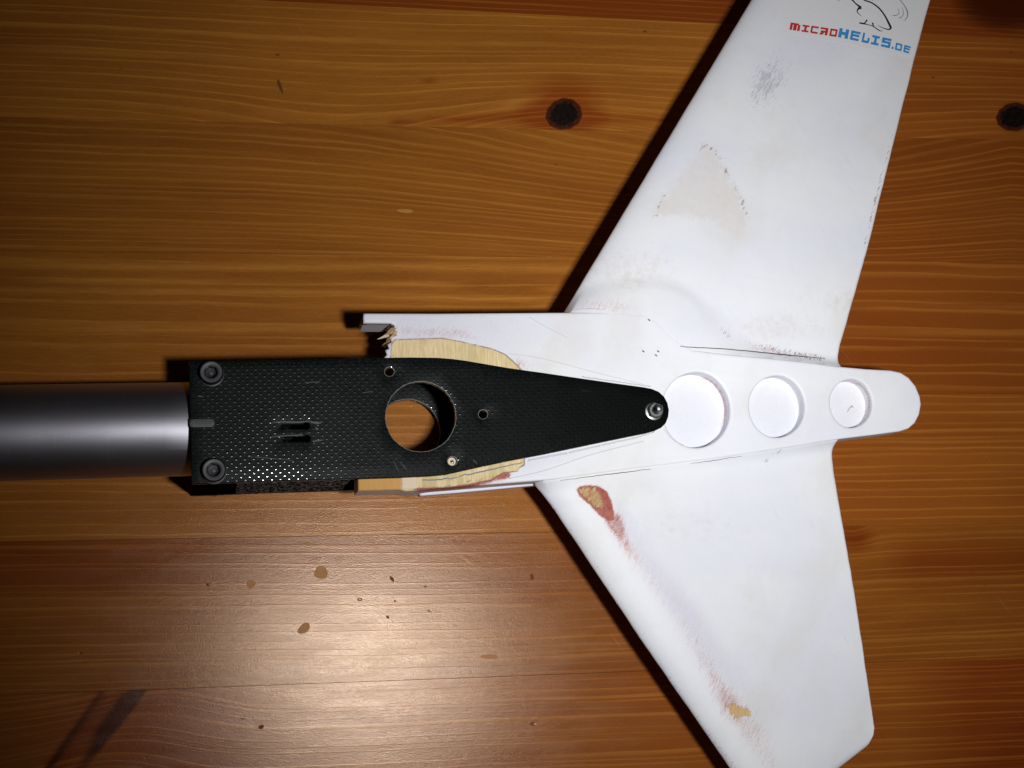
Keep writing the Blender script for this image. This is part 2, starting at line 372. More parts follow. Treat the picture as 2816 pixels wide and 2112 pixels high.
def slab(outer, ztop, zbot, holes=(), recesses=(), spacing=2., r=.3, wall_step=1.2):
    """a board of outline outer with through holes and round sinks (loop, depth), its rims rounded by r"""
    outer = np.asarray(outer); outer = outer if area(outer) > 0 else outer[::-1]
    ccw = lambda L: L if area(L) > 0 else L[::-1]
    holes = [ccw(np.asarray(h)) for h in holes]; recs = [(ccw(np.asarray(l)), d) for l, d in recesses]
    allh = holes+[l for l, _ in recs]
    V, T = tri(outer, allh, spacing, (r*.12, r*.45, r) if r else ())
    d = dist(V, outer)
    for h in allh: d = np.minimum(d, dist(V, h))
    zt = ztop(V[:, 0], V[:, 1])
    if r:
        q = np.clip(r-d, 0, r); zt = zt-(r-np.sqrt(np.maximum(r*r-q*q, 0)))
    verts = [np.column_stack([V, zt])]; faces = [T]; n = len(V); dd = [d]
    key = {(round(x, 5), round(y, 5)): i for i, (x, y) in enumerate(V)}
    V2, T2 = tri(outer, holes, spacing*2)
    zb = zbot(V2[:, 0], V2[:, 1])
    verts.append(np.column_stack([V2, zb])); faces.append(T2[:, ::-1]+n); key2 = {(round(x, 5), round(y, 5)): i+n for i, (x, y) in enumerate(V2)}
    n += len(V2); dd.append(np.full(len(V2), 9.))
    quads = []
    def find(k, p):
        q = (round(p[0], 5), round(p[1], 5))
        if q in k: return k[q]
        ks = np.array(list(k.keys())); return k[tuple(ks[np.argmin(np.abs(ks-np.array(p)).sum(1))])]
    def wall(L, top_idx, bottoms, flip):
        nonlocal n
        m = len(L); ztl = np.concatenate(verts)[top_idx, 2]
        zbl = bottoms if not isinstance(bottoms, list) else np.concatenate(verts)[bottoms, 2]
        k = max(1, int(np.ceil(np.max(ztl-zbl)/wall_step))); rows = [top_idx]
        for j in range(1, k+(0 if isinstance(bottoms, list) else 1)):
            verts.append(np.column_stack([L, ztl+(zbl-ztl)*j/k])); rows.append(list(range(n, n+m))); n += m; dd.append(np.full(m, 9.))
        if isinstance(bottoms, list): rows.append(bottoms)
        for a, b in zip(rows, rows[1:]):
            for i in range(m):
                j = (i+1) % m; f = (a[i], b[i], b[j], a[j]); quads.append(f[::-1] if flip else f)
        return rows[-1]
    wall(outer, [find(key, p) for p in outer], [find(key2, p) for p in outer], False)
    for h in holes: wall(h, [find(key, p) for p in h], [find(key2, p) for p in h], True)
    for L, dep in recs:
        ti = [find(key, p) for p in L]; zc = ztop(L[:, 0], L[:, 1])-dep
        last = wall(L, ti, zc, True)
        V3, T3 = tri(L, [], spacing)
        zf = ztop(V3[:, 0], V3[:, 1])-dep
        verts.append(np.column_stack([V3, zf])); faces.append(T3+n); n += len(V3); dd.append(np.full(len(V3), 9.))
    F = [tuple(f) for fs in faces for f in fs]+quads
    return np.concatenate(verts), F, np.concatenate(dd)

def tube_mesh(A, B, rad, seg=48, inner=None, chamfer=0.):
    A, B = np.array(A, float), np.array(B, float); ax = (B-A)/np.linalg.norm(B-A)
    u = np.cross(ax, [0, 0, 1.]) if abs(ax[2]) < .9 else np.cross(ax, [1., 0, 0]); u /= np.linalg.norm(u); w = np.cross(ax, u)
    L = np.linalg.norm(B-A)
    prof = [(rad-chamfer, 0), (rad, chamfer)]+[(rad, L*i/6) for i in range(1, 6)]+[(rad, L-chamfer), (rad-chamfer, L)]
    if inner: prof = [(inner, 0)]+prof+[(inner, L)]
    V = []; Fc = []
    for r_, h in prof:
        for i in range(seg):
            a = 2*math.pi*i/seg; V.append(A+ax*h+(u*math.cos(a)+w*math.sin(a))*r_)
    m = len(prof)
    for k in range(m-1 if not inner else m):
        for i in range(seg):
            j = (i+1) % seg; k2 = (k+1) % m; Fc.append((k*seg+i, k*seg+j, k2*seg+j, k2*seg+i))
    if not inner: Fc.append(tuple(range(seg))[::-1]); Fc.append(tuple(range((m-1)*seg, m*seg)))
    return np.array(V), Fc
def circ(cx, cy, rx, ry, z, n=40, rot=0.):
    return np.array([bp(cx+rx*math.cos(a+rot), cy+ry*math.sin(a+rot), z)[:2] for a in np.linspace(0, 2*math.pi, n, endpoint=False)])
def lerp(x, xs, ys): return np.interp(x, xs, ys)

# ------------------------------------------------------------------ the pine table top, board by board
table = bpy.data.objects.new('table_top', None); COL.objects.link(table)
table['kind'] = 'structure'; table['label'] = 'stained pine table top of glued boards under the model tail'
TX = (0, 2816)
SEAMS = [(-840, -700), (-425, -300), (-36, 106), (322, 386), (690, 722), (1083, 1083), (1490, 1438), (1912, 1806), (2360, 2200), (2840, 2620)]
def seam_pt(s, px):
    return s[0]+(s[1]-s[0])*px/2816.
TONE = [.9, .35, .80, .12, .22, .31, .47, .63, .74]
REDB = [.3, .3, .85, .06, .0, .0, .05, .18, .5, .3][1:]
xs_px = np.concatenate([np.linspace(-2300, -60, 50), np.arange(-40, 2860, 11), np.linspace(2880, 5000, 50)])
def cl(a): return np.clip(a, 0, 1)
def gauss(x, c, w): return np.exp(-((x-c)/w)**2)
def board_fields(i, px, py, v):              # v: mm up from the lower seam
    g = v.copy(); kd = np.zeros_like(v); red = np.full_like(v, REDB[i]); pale = np.zeros_like(v)
    if i == 1:                               # dark red board at the top edge
        g = v*1.3; red += .1
        kd += .95*np.clip(1-np.hypot((px-2770)/190, (py+10)/125)**3, 0, 1)
    if i == 2:
        up = np.exp(-v/16)
        g = v+(7.5*gauss(px, 960, 430)-9.0*gauss(px, 1560, 260)*np.exp(-v/11)+3*gauss(px, 2300, 300))*up
        g = g-2.5*gauss(px, 2740, 190)*np.exp(-v/9)
        red += .95*np.clip(1-np.abs(py-(335-(px-1100)*.045))/np.clip((px-1040)*.07, 1, 34), 0, 1)*(px > 1060)*(px < 1560)
        red += .8*np.clip(1-np.abs(py-(322+(px-1600)*.03))/np.clip(26-(px-1600)*.06, 8, 26), 0, 1)*(px >= 1540)*(px < 1950)
        red += .9*np.clip(1.9-np.hypot((px-1550)/72, (py-312)/66), 0, 1)
        kd += .9*np.clip(1.25-np.hypot((px-1550)/58, (py-312)/52), 0, 1)
        red += .8*np.clip(1-np.hypot((px-1180)/30, (py-222)/12), 0, 1); kd += .5*np.clip(1-np.hypot((px-1180)/16, (py-222)/7), 0, 1)
        pale += .7*np.clip(1-np.abs(py-(262+.25*np.abs(px-1500)))/16, 0, 1)*gauss(px, 1480, 150)
        kd += .9*np.clip(1.25-np.hypot((px-2790)/60, (py-322)/58), 0, 1)
        red += .55*cl((px-2200)/150)
    if i == 3:
        top = 1-v/36.
        drop = lerp(px, [-2000, 0, 700, 1000, 1300, 1600, 1900, 2200, 2500, 2780, 3200, 5000], [0, 0, .8, 2.6, 6.5, 12, 17, 18, 12, 5, 8, 10])
        g = v+drop*(.30+.85*np.clip(v/34, 0, 1))
        g = g*(1.5-g/125.)
        kd += .8*np.clip(1.2-np.hypot((px-2790)/60, (py-330)/55), 0, 1)
        red += .6*cl((px-2150)/150)
    if i == 4:
        g = v*.62+.35*np.sin(px/500)
        for yy, w, s in ((735, 13, .012), (812, 11, .018), (905, 9, .01), (780, 4, .02)):
            pale += np.clip(1-np.abs(py-(yy+(px-900)*s+5*np.sin(px/260+yy)))/w, 0, 1)*.85
        red += .65*cl((px-2150)/150)
    if i == 5:
        g = v*.95+.6*np.sin(px/620.); red += .45*cl((px-2150)/150)
    if i == 6:
        g = v*1.05+2.2*gauss(px, 1500, 900)
        red += .55*np.clip((py-1480)/10, 0, 1)*np.clip((1650-py)/50, 0, 1)*np.clip(1.1-px/1900, 0, 1)
        d = np.hypot((px-2345)/62, (py-1480)/42); red += np.clip(1.2-d, 0, 1); kd += .45*np.clip(.8-d, 0, 1)
        g = g+2.5*np.exp(-d**2); red += .6*np.clip((px-2420)/100, 0, 1)*gauss(py, 1540, 60)
    if i == 7:
        band = np.array([(279, 1900), (392, 1900), (352, 1965), (300, 2010), (249, 2040), (190, 2090), (128, 2130), (120, 2180), (60, 2200), (160, 2060), (232, 1962)], float)
        P = np.stack([px, py], 1); sd = sdist(P, band)
        red += np.clip(.5+sd/22, 0, 1)*1.0; kd += .40*cl(.4+sd/26)
        c = (py-1900)*-.75+388                    # dark right edge of the spike knot
        kd += .95*np.clip(1.15-np.abs(px-c+6)/(46-0.05*(py-1900)), 0, 1)*np.where(px > c+10, cl(1-(px-c-10)/26), 1)*(py > 1895)*np.clip((2200-py)/150, 0, 1)
        c2 = (py-1900)*-.70+279
        kd += .55*np.clip(1-np.abs(px-c2)/26, 0, 1)*(py > 1895)
        g = v*1.1-6*gauss(px-(388-(py-1900)*.75), 60, 230)
        red += .45*gauss(px, 500, 260)
        red += .5*np.clip((px-2480)/200, 0, 1); kd += .42*np.clip(((px-2600)+(py-1990)*.9)/220, 0, 1)*(px < 3300)
    return g, np.clip(kd, 0, 1.3), np.clip(red, 0, 1), np.clip(pale, 0, 1)
for i in range(len(SEAMS)-1):
    s0, s1 = SEAMS[i], SEAMS[i+1]
    nv = 30 if 1 <= i <= 7 else 8
    GAP = .05
    P = []; 
    fr = np.concatenate([[0], np.linspace(0, 1, nv)])
    top = np.array([bp(x, seam_pt(s0, x), 0)[:2] for x in xs_px]); bot = np.array([bp(x, seam_pt(s1, x), 0)[:2] for x in xs_px])
    # straight board edges: fit both seams to lines
    def fit(L):
        a, b = L[0], L[-1]; t = ((L-a) @ (b-a))/((b-a) @ (b-a)); return a+t[:, None]*(b-a)
    wv = top-bot; wl = np.linalg.norm(wv, axis=1)[:, None]; un = wv/wl
    topg, botg = top-un*GAP/2, bot+un*GAP/2
    rows = []
    for k in range(nv):
        f = k/(nv-1); q = botg+(topg-botg)*f
        rows.append(np.column_stack([q, np.zeros(len(q))]))
    b = .04
    rows[0][:, 2] = -b; rows[-1][:, 2] = -b
    r0 = rows[0].copy(); r0[:, :2] += un*b; r0[:, 2] = 0; r1 = rows[-1].copy(); r1[:, :2] -= un*b; r1[:, 2] = 0
    rows = [rows[0]+np.array([0, 0, -24]), rows[0], r0]+rows[1:-1]+[r1, rows[-1], rows[-1]+np.array([0, 0, -24])]
    m = len(xs_px); V = np.concatenate(rows); Fc = []
    for a in range(len(rows)-1):
        for c in range(m-1): Fc.append((a*m+c, a*m+c+1, (a+1)*m+c+1, (a+1)*m+c))
    nr = len(rows)
    Fc.append(tuple(a*m for a in range(nr))); Fc.append(tuple(a*m+m-1 for a in range(nr))[::-1])
    for c in range(m-1): Fc.append((c+1, c, (nr-1)*m+c, (nr-1)*m+c+1))
    pp = pj(V)
    v = np.concatenate([np.linalg.norm(rw[:, :2]-botg, axis=1) for rw in rows])
    g, kd, red, pale = board_fields(i, pp[:, 0], pp[:, 1], v)
    obj('board', V, Fc, MT['table'], table, smooth=False, attrs=dict(grain=g+i*61.3, knot_dark=kd, red=red, pale=pale, tone=np.full(len(V), TONE[i])))

def knot(cx, cy, rx, ry, seed):
    rg = np.random.default_rng(seed); n = 48; ph = rg.uniform(0, 6.28, 4)
    V = []; rad = []; Fc = []
    for k, f in enumerate((0, .3, .6, .85, 1.)):
        for i in range(n):
            a = 2*math.pi*i/n; w = 1+.04*math.sin(2*a+ph[0])+.02*math.sin(3*a+ph[1])+.02*math.sin(11*a+ph[2])
            p = bp(cx+rx*f*w*math.cos(a), cy+ry*f*w*math.sin(a), 0)
            V.append([p[0], p[1], .05*(1-f**4)+.012 if f < 1 else .004]); rad.append(f)
            if k: Fc.append(((k-1)*n+i, (k-1)*n+(i+1) % n, k*n+(i+1) % n, k*n+i))
    V = np.array(V)
    obj('knot', V, [f[::-1] for f in Fc], MT['knot'], table, attrs=dict(rad=rad))
knot(1551, 314, 50, 43, 1); knot(2789, 322, 50, 38, 7)
def blob(name, cx, cy, rx, ry, ang, hgt, mat, ring=False, seed=0):
    rg = np.random.default_rng(seed); n = 20; V = []; Fc = []; ph = rg.uniform(0, 6.28, 3)
    prof = [(0, .55), (.45, .5), (.7, .75 if ring else .42), (.85, 1. if ring else .3), (1., 0)]
    if ring: prof = [(0, .25), (.45, .28), (.72, .4), (.86, 1.), (1., 0)]
    for k, (f, h) in enumerate(prof):
        for i in range(n):
            a = 2*math.pi*i/n; w = 1+.12*math.sin(2*a+ph[0])*(not ring)+.07*math.sin(3*a+ph[1])
            ex, ey = rx*f*w*math.cos(a), ry*f*w*math.sin(a)
            p = bp(cx+ex*math.cos(ang)-ey*math.sin(ang), cy+ex*math.sin(ang)+ey*math.cos(ang), 0)
            V.append([p[0], p[1], h*hgt+.002])
            if k: Fc.append(((k-1)*n+i, k*n+i, k*n+(i+1) % n, (k-1)*n+(i+1) % n))
    obj(name, np.array(V), Fc, MT[mat], table)
blob('varnish_drop', 883, 1575, 19, 18, 0, .045, 'drop', True, 1)
blob('varnish_drop', 690, 1606, 12, 11, 0, .05, 'drop', True, 2)
blob('varnish_drop', 1163, 1391, 11, 10, 0, .04, 'drop', True, 3)
blob('varnish_drop', 836, 1728, 20, 12, -.9, .03, 'drop', False, 4)
for c in ((718, 1999, 9, 5, -.5), (668, 1976, 4, 3, .2), (1078, 1592, 10, 4, .9), (1066, 1697, 5, 4, 1.), (571, 1609, 6, 3, .6), (842, 1494, 13, 4, -.2),
          (1345, 1806, 26, 6, 0), (1086, 1653, 4, 3, 0), (1463, 1587, 8, 6, 1.2), (770, 237, 5, 20, -.3), (1115, 580, 20, 6, .05), (1170, 1613, 4, 3, 0)):
    blob('fleck', *c[:4], c[4], .03, 'drop' if c[0] in (1345, 842, 1115) else 'fleck', False, int(c[0]))

# ------------------------------------------------------------------ the model tail: one thing, bolted together
root = bpy.data.objects.new('helicopter_tail', None); COL.objects.link(root)
b0 = bp(1200, 1160, 0); root.location = (b0[0]*MM, b0[1]*MM, 0); root.matrix_world = Matrix.Translation(root.location)
root['label'] = 'white wooden model helicopter tail bolted to black plates and a grey metal tube'
root['category'] = 'model tail'

# boom tube
TR = 12.35; TZ = 18.4
A = bp(-900, 1210, TZ); B = bp(700, 1176, TZ)
V, Fc = tube_mesh(A, B, TR, 96, TR-1.)
obj('boom_tube', V, Fc, MT['tube'], root)

# plates
def zplate(x, y=None):
    px = x*9.9+600
    return 33.2-.0008*(px-500)+0*x
PT_OUT = [(519, 993), (760, 989), (1000, 985), (1128, 983), (1207, 984), (1245, 987), (1283, 992), (1400, 1012), (1500, 1026), (1602, 1041), (1700, 1055), (1772, 1065),
          (1793, 1069), (1812, 1077), (1827, 1091), (1836, 1108), (1840, 1127), (1838, 1147), (1831, 1164), (1819, 1176), (1802, 1184), (1780, 1190), (1653, 1216), (1500, 1248), (1399, 1267), (1310, 1286),
          (1225, 1305), (1180, 1309), (1102, 1313), (970, 1317), (740, 1323), (527, 1331)]
def plate_xy(px, py):
    z = 33.
    for _ in range(4): p = bp(px, py, z); z = float(zplate(p[0]))
    return p[:2]
def pxy(L): return np.array([plate_xy(*p) for p in L])
def ell(cx, cy, rx, ry, n=32): return pxy([(cx+rx*math.cos(a), cy+ry*math.sin(a)) for a in np.linspace(0, 2*math.pi, n, endpoint=False)])
outer = resample(pxy(PT_OUT), 2.)
def keyhole(x0, x1, y, h, r):
    L = [(x0, y-h), (x1-r*1.3, y-h-1)]
    for a in np.linspace(-2.4, 2.4, 11): L.append((x1-r+r*math.cos(a), y-2+r*math.sin(a)))
    L += [(x1-r*1.3, y+h), (x0, y+h), (x0-4, y)]
    return pxy(L)
bighole = ell(1157, 1145.5, 96, 96, 96)
# a slight raggedness of the sawn hole
rr = 1+.004*np.sin(np.arange(96)*1.9)+.003*np.sin(np.arange(96)*.7); bc = bighole.mean(0); bighole = bc+(bighole-bc)*rr[:, None]
holes = [bighole, ell(1071, 1022, 12.5, 12), ell(1328.5, 1139.5, 12, 12), ell(1244, 1268, 12.5, 12),
         keyhole(775, 852, 1174, 6, 10), keyhole(780, 854, 1208, 7, 10)]
PTH = 1.9
V, Fc, d = slab(outer, lambda x, y: zplate(x), lambda x, y: zplate(x)-PTH, holes, spacing=3.2, r=.22, wall_step=.7)
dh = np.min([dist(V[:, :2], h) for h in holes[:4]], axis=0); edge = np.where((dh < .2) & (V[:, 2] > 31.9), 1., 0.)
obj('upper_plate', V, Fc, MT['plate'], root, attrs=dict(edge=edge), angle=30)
lowz = 5.9
V, Fc, d = slab(outer, lambda x, y: lowz+0*x, lambda x, y: lowz-PTH+0*x, holes[:3]+[holes[3]], spacing=4, r=.22)
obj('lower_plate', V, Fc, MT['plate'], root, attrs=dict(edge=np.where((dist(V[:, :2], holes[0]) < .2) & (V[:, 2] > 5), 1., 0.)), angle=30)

def box_px(name, quad, zt, zb, mat, r=.12, zfun=None, spacing=3., label=None, attrs=None):
    Q = resample(pxy(quad), 1.5)
    V, Fc, d = slab(Q, zfun or (lambda x, y: zt+0*x), lambda x, y: zb+0*x, spacing=spacing, r=r)
    return obj(name, V, Fc, mat, root, label=label, attrs=attrs)
zu = lambda x, y: zplate(x)-PTH-.02
# spacers between the plates (the near one has glints painted on its sawn side)
box_px('spacer', [(652, 1250), (966, 1244), (966, 1316), (652, 1325)], 0, lowz+.02, MT['edge'], zfun=zu, label='spacer with glints painted on its sawn side below the upper plate')
box_px('clamp_block', [(529, 1240), (650, 1238), (650, 1326), (529, 1329.5)], 0, lowz+.02, MT['black'], zfun=zu)
box_px('clamp_block', [(524, 996), (650, 993), (650, 1046), (524, 1048)], 0, lowz+.02, MT['black'], zfun=zu)
box_px('spacer', [(652, 993), (940, 989), (940, 1040), (652, 1043)], 0, lowz+.02, MT['black'], zfun=zu)
# milled pale notch at the tube end of the plate
nq = resample(pxy([(521, 1153), (589, 1152), (590, 1174), (522, 1175)]), 1.)
V, Fc, d = slab(nq, lambda x, y: zplate(x)+.03, lambda x, y: zplate(x)-.2, spacing=1.5, r=.02)
obj('scraped_patch', V, Fc, MT['scuff'], root)
# scuffs by the slots
def ribbon_mesh(pts, widths, zf, lift, th=.02, conv=None):
    P = np.array(pts, float); n = len(P); w = np.interp(np.linspace(0, 1, n), np.linspace(0, 1, len(widths)), widths)
    t = np.gradient(P, axis=0); t /= np.linalg.norm(t, axis=1)[:, None]+1e-9; nn = np.stack([-t[:, 1], t[:, 0]], 1)
    L, Rr = P+nn*w[:, None]/2, P-nn*w[:, None]/2; V = []; Fc = []
    for a, b in zip(L, Rr):
        pa, pb = conv(*a), conv(*b)
        V += [[pa[0], pa[1], pa[2]+lift], [pb[0], pb[1], pb[2]+lift], [pb[0], pb[1], pb[2]+lift-th], [pa[0], pa[1], pa[2]+lift-th]]
    for i in range(n-1):
        a, b = 4*i, 4*i+4
        for k in range(4): Fc.append((a+k, b+k, b+(k+1) % 4, a+(k+1) % 4))
    Fc.append((0, 1, 2, 3)); Fc.append(tuple(4*(n-1)+k for k in (3, 2, 1, 0)))
    V = np.array(V); c = V[:, :2]
    # face order: make the first face look up
    f = Fc[3]
    a = V[Fc[0][1]]-V[Fc[0][0]]
    q = [V[i] for i in Fc[0]]; nz = np.cross(q[1]-q[0], q[2]-q[1])[2]
    if nz < 0: Fc = [x[::-1] for x in Fc]
    return V, Fc
def spline(pts, n=8):
    P = np.array(pts, float); out = []
    Q = np.vstack([2*P[0]-P[1], P, 2*P[-1]-P[-2]])
    for i in range(1, len(Q)-2):
        for k in range(n):
            t = k/n; a, b, c, d = Q[i-1], Q[i], Q[i+1], Q[i+2]
            out.append(.5*((2*b)+(c-a)*t+(2*a-5*b+4*c-d)*t*t+(-a+3*b-3*c+d)*t**3))
    out.append(P[-1]); return np.array(out)
plate_conv = lambda x, y: np.array([*plate_xy(x, y), float(zplate(plate_xy(x, y)[0]))])
for pts, w in (([(748, 1162), (775, 1160), (820, 1161), (852, 1158)], [1, 4, 4, 2]), ([(852, 1160), (872, 1163), (884, 1162)], [3, 7, 2]), ([(868, 1176), (874, 1182)], [3, 6]),
               ([(744, 1202), (775, 1199), (832, 1196)], [1, 3, 3]), ([(860, 1214), (888, 1210)], [4, 2]), ([(686, 1256), (740, 1260), (806, 1266)], [1, 1.5, 1]),
               ([(1101, 1270), (1116, 1290)], [1, 1.4]), ([(1302, 1265), (1312, 1276)], [2, 1]), ([(1000, 1080), (1025, 1076)], [1.5, 1]), ([(1083, 1268), (1095, 1296)], [.8, 1.]),
               ([(545, 1088), (560, 1092)], [3, 2]), ([(838, 1052), (880, 1050)], [1.6, 2.])):
    V, Fc = ribbon_mesh(spline(pts), w, None, .025, conv=plate_conv)
    obj('scuff', V, Fc, MT['scuff'], root)

# socket head screws
def disc_rings(c, prof, seg=40, hexes=()):
    V = []; Fc = []
    for k, (r_, z, *hx) in enumerate(prof):
        for i in range(seg):
            a = 2*math.pi*i/seg; q = r_
            if hx:
                b = (a+.3) % (math.pi/3)-math.pi/6; q = r_*math.cos(math.pi/6)/math.cos(b)
            V.append([c[0]+q*math.cos(a), c[1]+q*math.sin(a), c[2]+z])
            if k: Fc.append(((k-1)*seg+i, (k-1)*seg+(i+1) % seg, k*seg+(i+1) % seg, k*seg+i))
    return np.array(V), Fc
for (px, py) in ((581, 1029), (588, 1296)):
    p = plate_conv(px, py)
    V, Fc = disc_rings(p, [(3.35, .0), (3.35, .35), (3.2, .42), (2.0, .43)], 40)
    obj('washer', V, Fc, MT['screw'], root)
    V, Fc = disc_rings(p, [(2.9, .4), (2.95, .5), (2.95, 2.6), (2.9, 2.85), (2.72, 3.0), (2.70, 3.0)], 48)
    s = obj('screw', V, Fc, MT['screw'], root)
    V, Fc = disc_rings(p, [(2.70, 3.0), (2.62, 3.06), (2.0, 3.06), (1.78, 2.95), (1.72, 2.9)], 48)
    obj('rim', V, Fc, MT['screwtop'], s)
    V, Fc = disc_rings(p, [(1.72, 2.9), (1.6, 2.8, 1), (1.55, 1.0, 1), (.62, .95), (.60, 1.15), (.45, 1.25), (.01, 1.27)], 48)
    obj('hex_socket', V, Fc, MT['screw'], s)
    V, Fc = disc_rings(p, [(.60, 1.16), (.45, 1.30), (.01, 1.32)], 24)
    obj('socket_floor', V, Fc, MT['screwtop'], s)
    V, Fc = tube_mesh((p[0], p[1], .6), (p[0], p[1], 3.98), 2.9, 32, chamfer=.3)
    obj('screw_end', V, Fc, MT['screw'], root)

# ------------------------------------------------------------------ white fin core between the plates
def zbody(px): return 31.15-.0010*(px-1000)
BT = [(1000, 861), (1200, 861.5), (1400, 860), (1552, 859), (1660, 858), (1770, 862), (1810, 884), (1850, 925), (1905, 962), (2000, 974), (2120, 985), (2240, 998), (2302, 1007), (2380, 1014), (2450, 1018),
      (2478, 1024), (2500, 1038), (2519, 1061), (2531, 1090), (2534, 1112), (2529, 1140), (2517, 1163), (2500, 1178), (2475, 1186), (2400, 1196), (2316, 1206), (2200, 1225), (2100, 1241), (1942, 1264),
      (1761, 1286), (1602, 1308), (1519, 1319), (1400, 1328), (1300, 1336), (1200, 1344), (1153, 1350), (1117, 1351), (1100, 1347), (985, 1350), (983, 1282), (1060, 1268), (1103, 1252)]
for a in np.linspace(110, 0, 9): BT.append((1157+112*math.cos(math.radians(a)), 1145+112*math.sin(math.radians(a))))
BT += [(1300, 1180), (1352, 1165), (1356, 1120), (1310, 1100)]
for a in np.linspace(-25, -88, 8): BT.append((1157+138*math.cos(math.radians(a)), 1148+134*math.sin(math.radians(a))))
BT += [(1110, 1018), (1063, 1000), (1056, 984), (1064, 975), (1060, 962), (1070, 958), (1066, 946), (1077, 940), (1072, 925), (1086, 920), (1074, 912), (1088, 903), (1079, 893), (1076, 889), (1000, 888), (999, 874)]
def body_xy(px, py): return bp(px, py, float(zbody(px)))[:2]
def zb_xy(x, y):                              # body top height over a point
    P = pj(np.column_stack([x, y, np.full_like(x, 30.)])); return zbody(P[:, 0])
def body_th(x, y):
    P = pj(np.column_stack([x, y, np.full_like(x, 30.)])); return lerp(P[:, 0], [900, 1500, 2100, 2550], [10.5, 10, 8, 6.6])
BXY = resample(np.array([body_xy(*p) for p in BT]), .7)
if area(BXY) < 0: BXY = BXY[::-1]
RC = [((1915, 1127, 93, 104), 4.6), ((2137, 1117.5, 76, 85), 4.2), ((2341, 1109, 57.5, 66.5), 4.4)]
recs = [(np.array([body_xy(c[0]+c[2]*math.cos(a)+(.8*math.sin(3*a)), c[1]+c[3]*math.sin(a)) for a in np.linspace(0, 2*math.pi, 72, endpoint=False)]), d) for c, d in RC]

WOOD1 = np.array([(1040, 1100), (1066, 1000), (1074, 981), (1077, 945), (1084, 934), (1215, 930), (1265, 939), (1352, 959), (1388, 974), (1421, 1003), (1432, 1017), (1400, 1100)], float)
WOOD2 = np.array([(960, 1250), (960, 1390), (1110, 1370), (1146, 1343), (1225, 1341), (1290, 1332), (1352, 1319), (1384, 1300), (1424, 1296), (1428, 1286), (1442, 1279), (1442, 1255), (1442, 1180)], float)
REDP = np.array([(1581, 1344), (1596, 1335), (1620, 1331), (1650, 1336), (1672, 1352), (1682, 1375), (1690, 1405), (1694, 1432), (1676, 1436), (1650, 1422), (1620, 1390), (1592, 1366)], float)
WOODR = np.array([(1590, 1345), (1615, 1339), (1640, 1343), (1652, 1362), (1658, 1385), (1660, 1406), (1640, 1396), (1612, 1372)], float)
TANP = np.array([(1939, 393), (1962, 412), (2000, 477), (2041, 553), (2057, 600), (2054, 640), (2040, 665), (2012, 690), (2000, 640), (1960, 612), (1895, 600), (1797, 594), (1825, 540), (1885, 472), (1918, 420)], float)
WSP = np.array([(1992, 1938), (2020, 1936), (2062, 1950), (2068, 1968), (2020, 1977)], float)
def cl(a): return np.clip(a, 0, 1)
def seg_amt(P, pts, w):                       # soft amount along a polyline of varying half width and strength
    out = np.zeros(len(P))
    for a, b in zip(pts, pts[1:]):
        A0, B0 = np.array(a[:2], float), np.array(b[:2], float); ab = B0-A0
        t = np.clip(((P-A0) @ ab)/(ab @ ab), 0, 1); d = np.linalg.norm(P-(A0+t[:, None]*ab), axis=1)
        ww = a[2]+(b[2]-a[2])*t; s = a[3]+(b[3]-a[3])*t
        out = np.maximum(out, s*np.exp(-(d/ww)**2*w))
    return out
